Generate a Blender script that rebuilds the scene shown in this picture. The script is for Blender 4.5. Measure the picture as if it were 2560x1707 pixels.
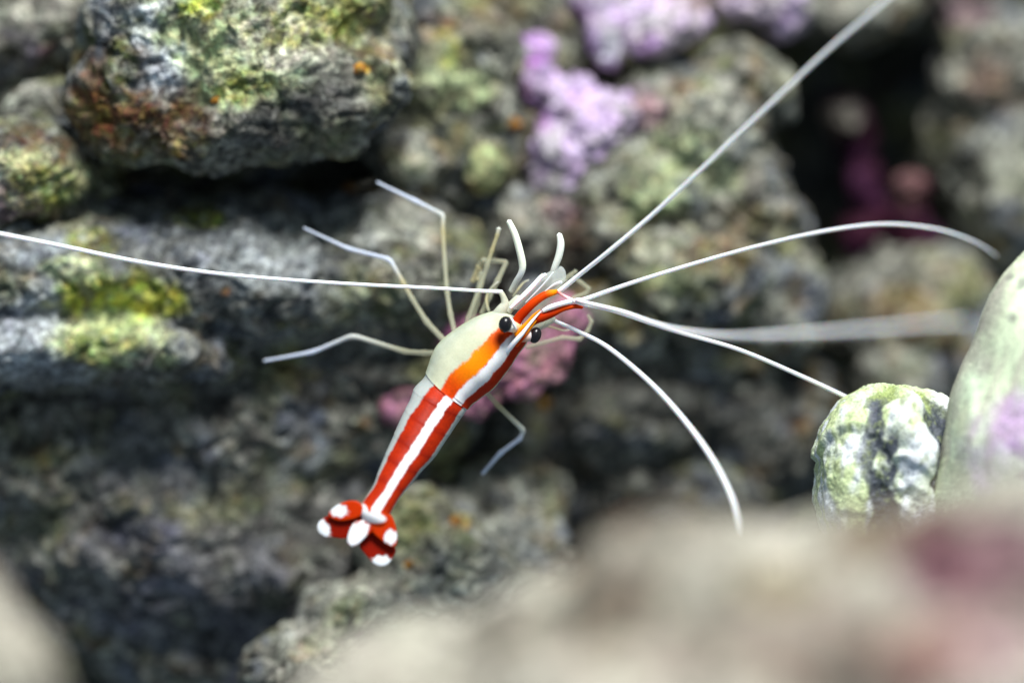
# Cleaner shrimp hovering in front of aquarium live rock, macro close-up.
# Working unit in this script is the centimetre; every mesh is written out in metres (x 0.01).
import bpy, math, random
import numpy as np
from mathutils import Vector

for o in list(bpy.data.objects):
    bpy.data.objects.remove(o)
scene = bpy.context.scene
CM = 0.01
CAM_D = 40.0                       # camera to focus plane, cm

# ------------------------------------------------------------------ camera
cam_data = bpy.data.cameras.new('camera')
cam = bpy.data.objects.new('camera', cam_data)
scene.collection.objects.link(cam)
cam.location = (0, -CAM_D * CM, 0)
cam.rotation_euler = (math.radians(90), 0, 0)
cam_data.sensor_width = 36.0
cam_data.lens = 36.0 * CAM_D / 12.8
cam_data.clip_start = 0.01
cam_data.clip_end = 20.0
cam_data.dof.use_dof = True
cam_data.dof.focus_distance = (CAM_D - 0.25) * CM
cam_data.dof.aperture_fstop = 5.8
cam_data.dof.aperture_blades = 0
scene.camera = cam

# ------------------------------------------------------------------ world: dim scattered tank light
world = bpy.data.worlds.new('World')
scene.world = world
world.use_nodes = True
bg = world.node_tree.nodes['Background']
bg.inputs['Color'].default_value = (0.62, 0.80, 1.0, 1)
bg.inputs['Strength'].default_value = 0.39

# ------------------------------------------------------------------ the aquarium lamp above the front of the tank
def area(name, loc, target, size, watts, col):
    l = bpy.data.lights.new(name, 'AREA')
    l.shape = 'DISK'; l.size = size * CM; l.energy = watts; l.color = col
    o = bpy.data.objects.new(name, l); scene.collection.objects.link(o)
    o.location = Vector(loc) * CM
    o.rotation_euler = (Vector(target) - Vector(loc)).to_track_quat('-Z', 'Y').to_euler()
    return o
area('aquarium_lamp', (9, -35, 52), (0, 2, 0), 24, 8.7, (1.0, 0.995, 0.985))

scene.view_settings.view_transform = 'Standard'
scene.view_settings.look = 'None'
scene.view_settings.exposure = 0.0
scene.view_settings.gamma = 1.0
scene.render.engine = 'CYCLES'
scene.render.resolution_x = 1024
scene.render.resolution_y = 682
scene.cycles.max_bounces = 8
scene.cycles.transparent_max_bounces = 16

# ------------------------------------------------------------------ noise
rng = np.random.RandomState(7)
PERM = np.concatenate([rng.permutation(256)] * 3)
GRAD = rng.normal(size=(256, 3)); GRAD /= np.linalg.norm(GRAD, axis=1)[:, None]
JIT = rng.rand(256, 3)

def perlin(p):
    i = np.floor(p).astype(np.int64); f = p - i
    u = f * f * f * (f * (f * 6 - 15) + 10)
    i &= 255
    out = None
    vals = {}
    for a in (0, 1):
        for b in (0, 1):
            for c in (0, 1):
                h = PERM[PERM[PERM[i[:, 0] + a] + i[:, 1] + b] + i[:, 2] + c]
                g = GRAD[h]
                vals[a, b, c] = g[:, 0] * (f[:, 0] - a) + g[:, 1] * (f[:, 1] - b) + g[:, 2] * (f[:, 2] - c)
    l = lambda x, y, t: x + t * (y - x)
    x00 = l(vals[0,0,0], vals[1,0,0], u[:, 0]); x10 = l(vals[0,1,0], vals[1,1,0], u[:, 0])
    x01 = l(vals[0,0,1], vals[1,0,1], u[:, 0]); x11 = l(vals[0,1,1], vals[1,1,1], u[:, 0])
    return l(l(x00, x10, u[:, 1]), l(x01, x11, u[:, 1]), u[:, 2]) * 1.6

def fbm(p, o=3, gain=0.5):
    s = 0; a = 1; t = 0
    for k in range(o):
        s = s + a * perlin(p + 13.7 * k); t += a; a *= gain; p = p * 2.03
    return s / t

def worley(p):
    i = np.floor(p).astype(np.int64); f = p - i
    best = np.full(len(p), 9.0)
    for a in (-1, 0, 1):
        for b in (-1, 0, 1):
            for c in (-1, 0, 1):
                h = PERM[PERM[PERM[(i[:, 0] + a) & 255] + ((i[:, 1] + b) & 255)] + ((i[:, 2] + c) & 255)]
                q = JIT[h]
                d = (q[:, 0] + a - f[:, 0])**2 + (q[:, 1] + b - f[:, 1])**2 + (q[:, 2] + c - f[:, 2])**2
                best = np.minimum(best, d)
    return np.sqrt(best)

def sstep(a, b, x):
    t = np.clip((x - a) / (b - a), 0, 1)
    return t * t * (3 - 2 * t)

def mixc(c, d, m):
    return c + (np.asarray(d) - c) * np.asarray(m)[:, None]

# ------------------------------------------------------------------ from a point of the picture and a depth to a place in the tank
def at(px, py, y):                                    # px,py: photo pixels 2560 wide; y: cm behind the focus plane
    k = (CAM_D + y) / CAM_D
    return np.array([(px - 1280) / 200.0 * k, y, (853.5 - py) / 200.0 * k])

def ato(ox, oy, y):                                   # the same from 2352-wide coordinates
    return at(ox * 1.08844, oy * 1.08844, y)

def ov_of(p):
    k = CAM_D / (CAM_D + p[:, 1])
    return (p[:, 0] * k * 200 + 1280) / 1.08844, (853.5 - p[:, 2] * k * 200) / 1.08844

# ------------------------------------------------------------------ mesh and object helpers
def link_mesh(name, verts, faces, mat, parent=None, cols=None, smooth=True):
    me = bpy.data.meshes.new(name)
    me.from_pydata([tuple(v) for v in (np.asarray(verts) * CM)], [], faces)
    if cols is not None:
        at_ = me.color_attributes.new('tint', 'FLOAT_COLOR', 'POINT')
        c = np.ones((len(verts), 4), dtype=np.float32); cc = np.asarray(cols, dtype=np.float32)
        c[:, :cc.shape[1]] = cc
        at_.data.foreach_set('color', c.ravel())
    if smooth:
        me.polygons.foreach_set('use_smooth', [True] * len(me.polygons))
    me.materials.append(mat)
    me.update()
    o = bpy.data.objects.new(name, me)
    scene.collection.objects.link(o)
    if parent is not None:
        o.parent = parent
    return o

def tag(o, label, cat, group=None):
    o['label'] = label; o['category'] = cat
    if group: o['group'] = group
    return o

# ------------------------------------------------------------------ materials
def new_mat(name):
    m = bpy.data.materials.new(name); m.use_nodes = True
    nt = m.node_tree
    return m, nt, nt.nodes['Principled BSDF'], nt.nodes['Material Output']

def cm_coords(nt):
    tc = nt.nodes.new('ShaderNodeTexCoord')
    sc = nt.nodes.new('ShaderNodeVectorMath'); sc.operation = 'SCALE'; sc.inputs['Scale'].default_value = 100
    nt.links.new(tc.outputs['Object'], sc.inputs[0])
    return sc.outputs[0]

def rock_mat(name, rough=0.7, spec=0.12, bump=0.6, grain=26.0, speck=1.0):
    m, nt, b, out = new_mat(name)
    co = cm_coords(nt)
    at_ = nt.nodes.new('ShaderNodeAttribute'); at_.attribute_name = 'tint'
    n1 = nt.nodes.new('ShaderNodeTexNoise'); n1.inputs['Scale'].default_value = grain; n1.inputs['Detail'].default_value = 5
    n2 = nt.nodes.new('ShaderNodeTexNoise'); n2.inputs['Scale'].default_value = grain * 0.37; n2.inputs['Detail'].default_value = 4
    for n in (n1, n2): nt.links.new(co, n.inputs['Vector'])
    mr = nt.nodes.new('ShaderNodeMapRange'); mr.inputs[1].default_value = 0.3; mr.inputs[2].default_value = 0.7
    mr.inputs[3].default_value = 0.62; mr.inputs[4].default_value = 1.4
    nt.links.new(n1.outputs['Fac'], mr.inputs[0])
    mx = nt.nodes.new('ShaderNodeVectorMath'); mx.operation = 'SCALE'
    nt.links.new(at_.outputs['Color'], mx.inputs[0]); nt.links.new(mr.outputs[0], mx.inputs['Scale'])
    wob = nt.nodes.new('ShaderNodeTexNoise'); wob.inputs['Scale'].default_value = grain * 0.3; wob.inputs['Detail'].default_value = 3
    nt.links.new(co, wob.inputs['Vector'])
    ws = nt.nodes.new('ShaderNodeVectorMath'); ws.operation = 'SCALE'; ws.inputs['Scale'].default_value = 0.16
    nt.links.new(wob.outputs['Color'], ws.inputs[0])
    wa = nt.nodes.new('ShaderNodeVectorMath'); wa.operation = 'ADD'
    nt.links.new(co, wa.inputs[0]); nt.links.new(ws.outputs[0], wa.inputs[1])
    cur = mx.outputs[0]
    for sc_, lo, hi in ((6.5, 1.0 - 0.45 * speck, 1.0 + 0.55 * speck), (15.0, 1.0 - 0.4 * speck, 1.0 + 0.45 * speck)):
        vo = nt.nodes.new('ShaderNodeTexVoronoi'); vo.inputs['Scale'].default_value = sc_
        nt.links.new(wa.outputs[0], vo.inputs['Vector'])
        sp = nt.nodes.new('ShaderNodeSeparateColor'); nt.links.new(vo.outputs['Color'], sp.inputs[0])
        m2 = nt.nodes.new('ShaderNodeMapRange'); m2.inputs[3].default_value = lo; m2.inputs[4].default_value = hi
        nt.links.new(sp.outputs[0], m2.inputs[0])
        hs = nt.nodes.new('ShaderNodeHueSaturation')
        h2 = nt.nodes.new('ShaderNodeMapRange'); h2.inputs[3].default_value = 0.5 - 0.03 * speck; h2.inputs[4].default_value = 0.5 + 0.03 * speck
        nt.links.new(sp.outputs[1], h2.inputs[0]); nt.links.new(h2.outputs[0], hs.inputs['Hue'])
        nt.links.new(m2.outputs[0], hs.inputs['Value']); nt.links.new(cur, hs.inputs['Color'])
        cur = hs.outputs['Color']
    nt.links.new(cur, b.inputs['Base Color'])
    ad = nt.nodes.new('ShaderNodeMath'); ad.operation = 'ADD'
    nt.links.new(n1.outputs['Fac'], ad.inputs[0]); nt.links.new(n2.outputs['Fac'], ad.inputs[1])
    bp = nt.nodes.new('ShaderNodeBump'); bp.inputs['Strength'].default_value = bump; bp.inputs['Distance'].default_value = 0.0006
    nt.links.new(ad.outputs[0], bp.inputs['Height']); nt.links.new(bp.outputs[0], b.inputs['Normal'])
    b.inputs['Roughness'].default_value = rough
    b.inputs['Specular IOR Level'].default_value = spec
    return m

M_ROCK = rock_mat('live_rock')
M_CRUST = rock_mat('coralline_crust', 0.7, 0.12, 0.45, 20, 0.6)
M_SHELL = rock_mat('algae_filmed_shell', 0.5, 0.2, 0.25, 30, 0.15)

def flesh_mat(name, sss=0.25, rough=0.36, alpha=1.0, spec=0.12, radius=(0.0012, 0.0008, 0.0005), bump=0.03):
    m, nt, b, out = new_mat(name)
    co = cm_coords(nt)
    at_ = nt.nodes.new('ShaderNodeAttribute'); at_.attribute_name = 'tint'
    n1 = nt.nodes.new('ShaderNodeTexNoise'); n1.inputs['Scale'].default_value = 38; n1.inputs['Detail'].default_value = 4
    nt.links.new(co, n1.inputs['Vector'])
    mr = nt.nodes.new('ShaderNodeMapRange'); mr.inputs[1].default_value = 0.3; mr.inputs[2].default_value = 0.7
    mr.inputs[3].default_value = 0.95; mr.inputs[4].default_value = 1.05
    nt.links.new(n1.outputs['Fac'], mr.inputs[0])
    mx = nt.nodes.new('ShaderNodeVectorMath'); mx.operation = 'SCALE'
    nt.links.new(at_.outputs['Color'], mx.inputs[0]); nt.links.new(mr.outputs[0], mx.inputs['Scale'])
    nt.links.new(mx.outputs[0], b.inputs['Base Color'])
    b.inputs['Subsurface Weight'].default_value = sss
    b.inputs['Subsurface Radius'].default_value = (1.0, 0.6, 0.4)
    b.inputs['Subsurface Scale'].default_value = radius[0]
    b.inputs['Roughness'].default_value = rough
    b.inputs['Specular IOR Level'].default_value = spec
    bp = nt.nodes.new('ShaderNodeBump'); bp.inputs['Strength'].default_value = bump; bp.inputs['Distance'].default_value = 0.0003
    nt.links.new(n1.outputs['Fac'], bp.inputs['Height']); nt.links.new(bp.outputs[0], b.inputs['Normal'])
    if alpha < 1.0:                                      # clear cuticle: the tint's alpha thins it out
        ml = nt.nodes.new('ShaderNodeMath'); ml.operation = 'MULTIPLY'; ml.inputs[1].default_value = alpha
        nt.links.new(at_.outputs['Alpha'], ml.inputs[0]); nt.links.new(ml.outputs[0], b.inputs['Alpha'])
    return m

M_BODY = flesh_mat('shrimp_shell', 0.3, 0.42, alpha=0.999, spec=0.06)
M_LIMB = flesh_mat('shrimp_clear_limb', 0.2, 0.3, alpha=0.999)
M_WHITE = flesh_mat('shrimp_white_feeler', 0.6, 0.35, radius=(0.0005, 0, 0))

def eye_mat():
    m, nt, b, out = new_mat('shrimp_eye')
    co = cm_coords(nt)
    v = nt.nodes.new('ShaderNodeTexVoronoi'); v.inputs['Scale'].default_value = 90
    nt.links.new(co, v.inputs['Vector'])
    cr = nt.nodes.new('ShaderNodeValToRGB')
    cr.color_ramp.elements[0].color = (0.004, 0.004, 0.005, 1); cr.color_ramp.elements[1].color = (0.012, 0.010, 0.013, 1)
    nt.links.new(v.outputs['Distance'], cr.inputs[0]); nt.links.new(cr.outputs[0], b.inputs['Base Color'])
    b.inputs['Roughness'].default_value = 0.25
    b.inputs['Specular IOR Level'].default_value = 0.4
    return m
M_EYE = eye_mat()

# ================================================================== ROCKS
ALB = 0.60
ROCK_POINTS = []        # vertices of every rock, to seat small growths on them

def remeshed(ells, voxel, smooth=14):
    """union of ellipsoids (centre, radii, tilt) -> closed quad mesh, arrays in cm"""
    import bmesh
    bm = bmesh.new()
    for (c, r, tilt) in ells:
        res = bmesh.ops.create_icosphere(bm, subdivisions=4, radius=1.0)
        ct, st = math.cos(tilt), math.sin(tilt)
        for v in res['verts']:
            x, y, z = v.co.x * r[0], v.co.y * r[1], v.co.z * r[2]
            v.co = (x * ct - z * st + c[0], y + c[1], x * st + z * ct + c[2])
    me = bpy.data.meshes.new('tmp'); bm.to_mesh(me); bm.free()
    o = bpy.data.objects.new('tmp', me); scene.collection.objects.link(o)
    md = o.modifiers.new('r', 'REMESH'); md.mode = 'VOXEL'; md.voxel_size = voxel
    if smooth:
        ms = o.modifiers.new('s', 'SMOOTH'); ms.iterations = smooth; ms.factor = 0.5
    dg = bpy.context.evaluated_depsgraph_get()
    ev = o.evaluated_get(dg)
    m2 = bpy.data.meshes.new_from_object(ev)
    bpy.data.objects.remove(o); bpy.data.meshes.remove(me)
    return m2

def get_vn(me):
    n = len(me.vertices)
    v = np.empty(n * 3); me.vertices.foreach_get('co', v)
    nn = np.empty(n * 3); me.vertex_normals.foreach_get('vector', nn)
    return v.reshape(-1, 3), nn.reshape(-1, 3)

def rock(name, ells, voxel, colfn, mat, seed=0, big=0.22, mid=0.11, fine=0.05, pits=0.10, bigscale=1.0, pitscale=2.6, parent=None, keep=True):
    me = remeshed([(ato(*e[0]), e[1], e[2] if len(e) > 2 else 0.0) for e in ells], voxel)
    v, n = get_vn(me)
    off = seed * 7.31
    v = v + n * (big * (1.25 * fbm(v * 0.85 * bigscale + off, 3) + 0.5 * (0.35 - np.abs(perlin(v * 0.62 * bigscale + off + 15)))))[:, None]
    me.vertices.foreach_set('co', v.ravel()); me.update()
    v, n = get_vn(me)
    warp = np.stack([perlin(v * 1.6 + k * 9 + off) for k in range(3)], 1)
    q = v + 0.30 * warp
    crust = sstep(-0.22, 0.25, fbm(v * 0.75 + off + 21, 3))      # crusty here, smooth and pitted there
    d = mid * (0.55 + 0.6 * crust) * fbm(q * 2.2 + off, 4, 0.6)
    ridg = 1 - np.abs(perlin(q * 3.6 + off)) * 1.6               # sharp crusty ridges
    d = d + fine * (0.35 + 0.9 * crust) * (ridg ** 2 - 0.5) + fine * (0.3 + 0.7 * crust) * fbm(q * 9.5 + off, 3, 0.65)
    crack = 1 - sstep(0.0, 0.07, np.abs(perlin(q * 0.95 + off + 60)))
    d = d - mid * 0.4 * crack
    w = worley(q * pitscale + off)
    d = d - pits * (1.15 - 0.7 * crust) * (1 - sstep(0.10, 0.36, w)) * sstep(-0.3, 0.1, perlin(v * 1.1 + off + 80))
    w2 = worley(q * pitscale * 2.7 + off + 5)
    d = d - pits * 0.42 * (1 - sstep(0.1, 0.4, w2))
    v = v + n * d[:, None]
    me.vertices.foreach_set('co', v.ravel()); me.update()
    v, n = get_vn(me)
    ox, oy = ov_of(v)
    col = np.clip(colfn(v, n, ox, oy, off) * ALB, 0.004, 0.95)
    ca = me.color_attributes.new('tint', 'FLOAT_COLOR', 'POINT')
    c4 = np.ones((len(v), 4), dtype=np.float32); c4[:, :3] = col
    ca.data.foreach_set('color', c4.ravel())
    me.vertices.foreach_set('co', (v * CM).ravel())
    me.polygons.foreach_set('use_smooth', [True] * len(me.polygons))
    me.materials.append(mat); me.update(); me.name = name
    o = bpy.data.objects.new(name, me); scene.collection.objects.link(o)
    if parent: o.parent = parent
    if keep: ROCK_POINTS.append(np.column_stack([v, ox, oy]))
    return o

GREY_D = np.array([0.050, 0.050, 0.044]); GREY_M = np.array([0.20, 0.20, 0.165]); GREY_L = np.array([0.50, 0.51, 0.42])
WHITE_B = np.array([0.70, 0.76, 0.80]); GREEN = np.array([0.44, 0.48, 0.06]); GREEN_P = np.array([0.70, 0.80, 0.40])
GREEN_D = np.array([0.10, 0.12, 0.02]); BROWN = np.array([0.11, 0.055, 0.018]); RUST = np.array([0.19, 0.088, 0.022])
LILAC = np.array([0.76, 0.58, 0.86]); PURPLE = np.array([0.38, 0.14, 0.46]); PINKISH = np.array([0.55, 0.30, 0.38])
MAROON = np.array([0.16, 0.03, 0.06]); CREAM = np.array([0.58, 0.55, 0.45]); OCHRE = np.array([0.33, 0.22, 0.05])

def stone(v, off, dark=0.0):
    a = fbm(v * 2.1 + off, 4, 0.62); b = fbm(v * 7.0 + off + 3, 3, 0.6); c = perlin(v * 0.7 + off)
    t = 0.5 + 0.85 * a + 0.65 * b - dark
    col = mixc(np.repeat(GREY_D[None], len(v), 0), GREY_M, sstep(0.1, 0.5, t))
    col = mixc(col, GREY_L, sstep(0.45, 0.95, t))
    col = mixc(col, np.array([0.27, 0.28, 0.10]), 0.65 * sstep(-0.05, 0.4, fbm(v * 0.9 + off + 77, 3)))
    col = mixc(col, np.array([0.18, 0.21, 0.28]), 0.6 * sstep(0.05, 0.45, fbm(v * 1.1 + off + 91, 3)))
    col = mixc(col, OCHRE * 0.8, 0.55 * sstep(0.15, 0.5, fbm(v * 1.7 + off + 31, 3)))
    return col

def patches(col, v, ox, oy, off, lst):
    """a given colour, growth and painted shade alike, round a place, its edge and cover broken up by noise"""
    for k, (cx, cy, rx, ry, c, s, grain) in enumerate(lst):
        d = np.sqrt(((ox - cx) / rx) ** 2 + ((oy - cy) / ry) ** 2)
        sel = d < 1.9
        if not sel.any(): continue
        q = v[sel]
        e = d[sel] + 0.55 * fbm(q * 1.9 + off + k * 3.1, 3)
        m = 1 - sstep(0.62, 1.1, e)
        br = sstep(-0.30, 0.22, fbm(q * grain + off + k * 5.7, 3, 0.6))
        cc = np.asarray(c) * (0.75 + 0.5 * sstep(-0.5, 0.5, perlin(q * 8 + k)))[:, None]
        mm = (m * (0.25 + 0.75 * br) * s)[:, None]
        col[sel] = col[sel] * (1 - mm) + cc * mm
    return col

def colfn(lst, dark=0.0, base=None):
    def f(v, n, ox, oy, off):
        col = stone(v, off, dark) if base is None else base(v, off)
        return patches(col, v, ox, oy, off, lst)
    return f

# ---- the back of the tank: one rough rock sheet far behind, shade put into its dark colour
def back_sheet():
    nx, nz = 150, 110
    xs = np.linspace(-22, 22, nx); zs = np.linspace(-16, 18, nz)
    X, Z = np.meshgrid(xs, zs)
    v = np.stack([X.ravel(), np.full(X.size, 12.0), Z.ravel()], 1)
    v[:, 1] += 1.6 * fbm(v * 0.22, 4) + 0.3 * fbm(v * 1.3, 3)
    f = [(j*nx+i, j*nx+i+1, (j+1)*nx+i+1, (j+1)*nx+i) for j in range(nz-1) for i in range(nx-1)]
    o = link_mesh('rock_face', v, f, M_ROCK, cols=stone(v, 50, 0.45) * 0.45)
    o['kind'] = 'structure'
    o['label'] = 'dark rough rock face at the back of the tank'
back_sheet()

# ---- boulder hanging over at top left
A = rock('reef_boulder', [((560,120,2.5),(2.25,1.8,1.45)), ((330,210,1.9),(1.0,0.9,0.85)), ((560,290,1.75),(1.15,0.85,0.6)),
                          ((760,210,1.9),(0.95,0.9,0.85)), ((420,40,1.75),(1.3,1.0,0.7)), ((700,20,1.9),(1.2,1.1,0.8)), ((600,-160,3.0),(2.2,1.6,1.0)), ((420,60,5.5),(3.2,3.0,1.6)), ((480,330,6.5),(2.6,2.6,1.0))],  # top and far-back masses added to keep lamplight off the rear
         0.038, colfn([
             (350, 110, 120, 130, WHITE_B, 0.9, 2.0), (470, 60, 150, 110, GREEN_P, 0.8, 3.0), (560, 170, 150, 90, GREEN_P, 0.9, 3.5),
             (640, 90, 130, 100, CREAM * 1.15, 0.7, 3.0), (560, 200, 90, 45, GREEN, 0.7, 6.0), (450, 20, 60, 40, GREEN, 0.9, 5.0),
             (680, 60, 120, 70, GREEN, 0.55, 5.0), (300, 60, 40, 40, GREEN_D, 0.8, 5.0), (800, 40, 70, 60, GREEN, 0.4, 5.0),
             (260, 160, 110, 90, BROWN, 0.75, 3.0), (300, 260, 170, 75, RUST, 0.85, 3.5), (390, 290, 120, 70, BROWN, 0.85, 4.0),
             (280, 150, 40, 70, GREEN_D, 0.85, 4.0), (230, 320, 60, 40, RUST, 0.7, 4.0), (430, 330, 60, 40, OCHRE, 0.8, 5.0),
             (510, 350, 90, 40, GREY_L, 0.6, 3.0), (710, 290, 230, 120, (0.105,0.105,0.10), 0.95, 0.6), (560, 330, 200, 60, (0.15,0.15,0.13), 0.6, 1.0), (800, 190, 90, 60, GREY_M, 0.5, 3.0),  # dark grey right face: its shade is painted into the rock colour
             (840, 160, 18, 14, (0.5, 0.25, 0.03), 0.9, 3.0)], 0.0),
         M_ROCK, 1, big=0.30, mid=0.16, fine=0.06, pits=0.11)
tag(A, 'large overhanging boulder with green, white and rust crust at upper left', 'rock')

# ---- rock at the left edge, brown and green
B = rock('reef_rock', [((20,400,2.1),(1.05,1.0,0.72)), ((110,350,2.1),(0.5,0.6,0.45)), ((-80,470,2.3),(1.0,1.0,0.7)), ((70,480,3.0),(1.2,1.2,0.75)), ((150,300,3.4),(0.9,1.0,0.8))], 0.036,
         colfn([(60, 350, 110, 60, RUST, 0.7, 4.0), (40, 400, 120, 80, GREEN_P, 0.6, 3.0), (90, 430, 90, 60, GREEN, 0.7, 4.0),
                (20, 460, 90, 50, PINKISH * 0.9, 0.4, 4.0), (170, 420, 60, 50, GREEN_P * 0.8, 0.6, 4.0)]),
         M_ROCK, 2, big=0.22, mid=0.15, fine=0.06)
tag(B, 'lumpy green and rust rock at the left edge under the boulder', 'rock')
C = rock('reef_rock', [((20,60,3.6),(1.0,1.0,0.85)), ((150,20,3.4),(0.7,0.8,0.6)), ((-80,150,3.8),(0.8,0.9,0.7)), ((60,-120,4.0),(1.3,1.2,0.8)), ((-40,240,5.6),(1.6,1.6,1.4)), ((150,120,4.6),(1.2,1.2,1.4)), ((110,250,4.4),(1.1,1.2,1.1))], 0.05,  # extended up and back, partly to block lamplight from the rear
         colfn([(100, 20, 90, 40, CREAM, 0.6, 3.0), (20, 130, 120, 70, (0.25, 0.22, 0.27), 0.6, 3.0), (150, 110, 60, 40, BROWN, 0.6, 3.0), (110,115,25,12,PINKISH,0.7,4.)]),
         M_ROCK, 3)
tag(C, 'shadowed greyish rock in the top left corner behind the boulder', 'rock')

# ---- the big ledge at left, lit on top, its face falling back into shade
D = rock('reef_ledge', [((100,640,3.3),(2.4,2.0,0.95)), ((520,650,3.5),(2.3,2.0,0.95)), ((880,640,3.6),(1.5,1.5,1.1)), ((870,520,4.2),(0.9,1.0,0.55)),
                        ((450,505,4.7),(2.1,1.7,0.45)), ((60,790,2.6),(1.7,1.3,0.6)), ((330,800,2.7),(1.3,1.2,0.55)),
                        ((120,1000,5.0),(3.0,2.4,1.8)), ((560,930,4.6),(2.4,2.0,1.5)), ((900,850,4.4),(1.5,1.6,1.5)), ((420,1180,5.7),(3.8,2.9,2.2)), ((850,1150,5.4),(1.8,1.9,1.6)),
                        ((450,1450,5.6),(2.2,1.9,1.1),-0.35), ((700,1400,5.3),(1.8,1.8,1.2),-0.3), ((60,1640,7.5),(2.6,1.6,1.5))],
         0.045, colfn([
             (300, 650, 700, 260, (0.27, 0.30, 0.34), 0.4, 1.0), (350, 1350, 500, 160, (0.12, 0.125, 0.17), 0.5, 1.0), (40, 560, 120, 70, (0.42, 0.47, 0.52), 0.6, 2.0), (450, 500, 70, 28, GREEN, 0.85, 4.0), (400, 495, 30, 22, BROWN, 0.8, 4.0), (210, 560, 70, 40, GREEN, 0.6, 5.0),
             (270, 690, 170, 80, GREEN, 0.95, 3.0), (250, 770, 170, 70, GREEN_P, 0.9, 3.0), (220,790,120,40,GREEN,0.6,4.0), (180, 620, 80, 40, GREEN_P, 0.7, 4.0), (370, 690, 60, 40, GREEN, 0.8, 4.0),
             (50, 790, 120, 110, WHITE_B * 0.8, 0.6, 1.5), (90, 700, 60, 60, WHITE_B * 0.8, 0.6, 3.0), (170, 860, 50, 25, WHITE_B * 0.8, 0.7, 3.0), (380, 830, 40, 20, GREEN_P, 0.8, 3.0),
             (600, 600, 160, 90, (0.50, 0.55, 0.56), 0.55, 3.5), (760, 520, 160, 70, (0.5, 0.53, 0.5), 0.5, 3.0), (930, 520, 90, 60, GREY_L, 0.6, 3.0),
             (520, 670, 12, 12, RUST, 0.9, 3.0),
             (250, 1000, 560, 170, (0.17, 0.165, 0.145), 0.6, 1.2), (450, 1210, 560, 150, (0.17, 0.165, 0.155), 0.6, 1.2), (520,1420,360,110,(0.15,0.15,0.175),0.6,1.2), (330, 1230, 120, 60, (0.1, 0.1, 0.15), 0.6, 3.0),  # dark greys of the lower face: shade under the ledge painted in
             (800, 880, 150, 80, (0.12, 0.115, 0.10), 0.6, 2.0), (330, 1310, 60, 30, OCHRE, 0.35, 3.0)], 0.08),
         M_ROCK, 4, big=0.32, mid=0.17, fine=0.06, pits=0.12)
tag(D, 'broad grey rock ledge with green algae on top, behind the long left antenna', 'rock')

L = rock('reef_rock', [((960,1220,3.6),(0.9,0.9,0.7)), ((1020,1330,3.0),(1.1,0.9,0.75)), ((880,1420,2.7),(1.1,0.9,0.6)), ((760,1530,2.5),(1.2,0.9,0.6)), ((1190,1330,3.8),(0.8,0.8,0.9)),
                       ((1150,1150,4.6),(1.0,0.8,0.6)), ((1000,1500,3.4),(1.6,1.0,0.9))], 0.045,
         colfn([(900, 1380, 300, 160, GREY_L, 0.5, 2.5), (760, 1480, 120, 70, CREAM, 0.5, 3.0), (880, 1330, 120, 50, CREAM * 0.9, 0.5, 3.0), (1060, 1200, 25, 20, OCHRE * 1.3, 0.9, 4.0),
                (830, 1460, 10, 8, (0.4, 0.05, 0.4), 0.9, 3.0), (1180, 1250, 90, 110, (0.25, 0.27, 0.26), 0.5, 3.0)]),
         M_ROCK, 5, big=0.25, mid=0.18, fine=0.06, pits=0.12)
tag(L, 'pale lumpy grey rock below the red and white tail fan', 'rock')

# ---- grey-green lumps in the middle
E = rock('reef_rock', [((1010,190,4.0),(0.75,0.8,0.75)), ((1100,130,4.1),(0.6,0.7,0.6)), ((1000,30,4.6),(0.9,0.9,0.6)), ((1130,250,3.9),(0.35,0.5,0.35)), ((990,290,4.7),(1.0,1.3,1.3)), ((1050,300,5.5),(1.3,1.6,1.7)), ((1040,150,4.9),(0.95,1.2,1.1)), ((1200,60,5.8),(1.4,1.2,1.2))], 0.045,
         colfn([(1040, 200, 110, 70, GREEN_P * 0.85, 0.6, 3.0), (1030, 110, 40, 60, GREEN, 0.6, 4.0), (1000, 60, 60, 40, RUST, 0.6, 3.0), (1150, 20, 80, 60, BROWN, 0.6, 3.0)]),
         M_ROCK, 6, mid=0.16)
tag(E, 'grey-green rock between the boulder and the lilac crust', 'rock')
E2 = rock('reef_rock', [((945,375,3.7),(0.46,0.5,0.48)), ((900,330,4.0),(0.4,0.5,0.4))], 0.04, colfn([(960, 370, 50, 60, GREY_L * 1.1, 0.6, 4.0)]), M_ROCK, 7, mid=0.13)
tag(E2, 'small pale rounded stone right of the boulder, above the raised leg', 'rock')
E3 = rock('reef_rock', [((1120,385,3.9),(0.36,0.45,0.36)), ((1130,350,4.0),(0.3,0.4,0.3))], 0.04, colfn([(1120, 380, 50, 60, GREEN_P * 0.9, 0.8, 4.0)]), M_ROCK, 8, mid=0.12, big=0.12)
tag(E3, 'small greenish stone left of the lilac crust in the dark gap', 'rock')

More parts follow.
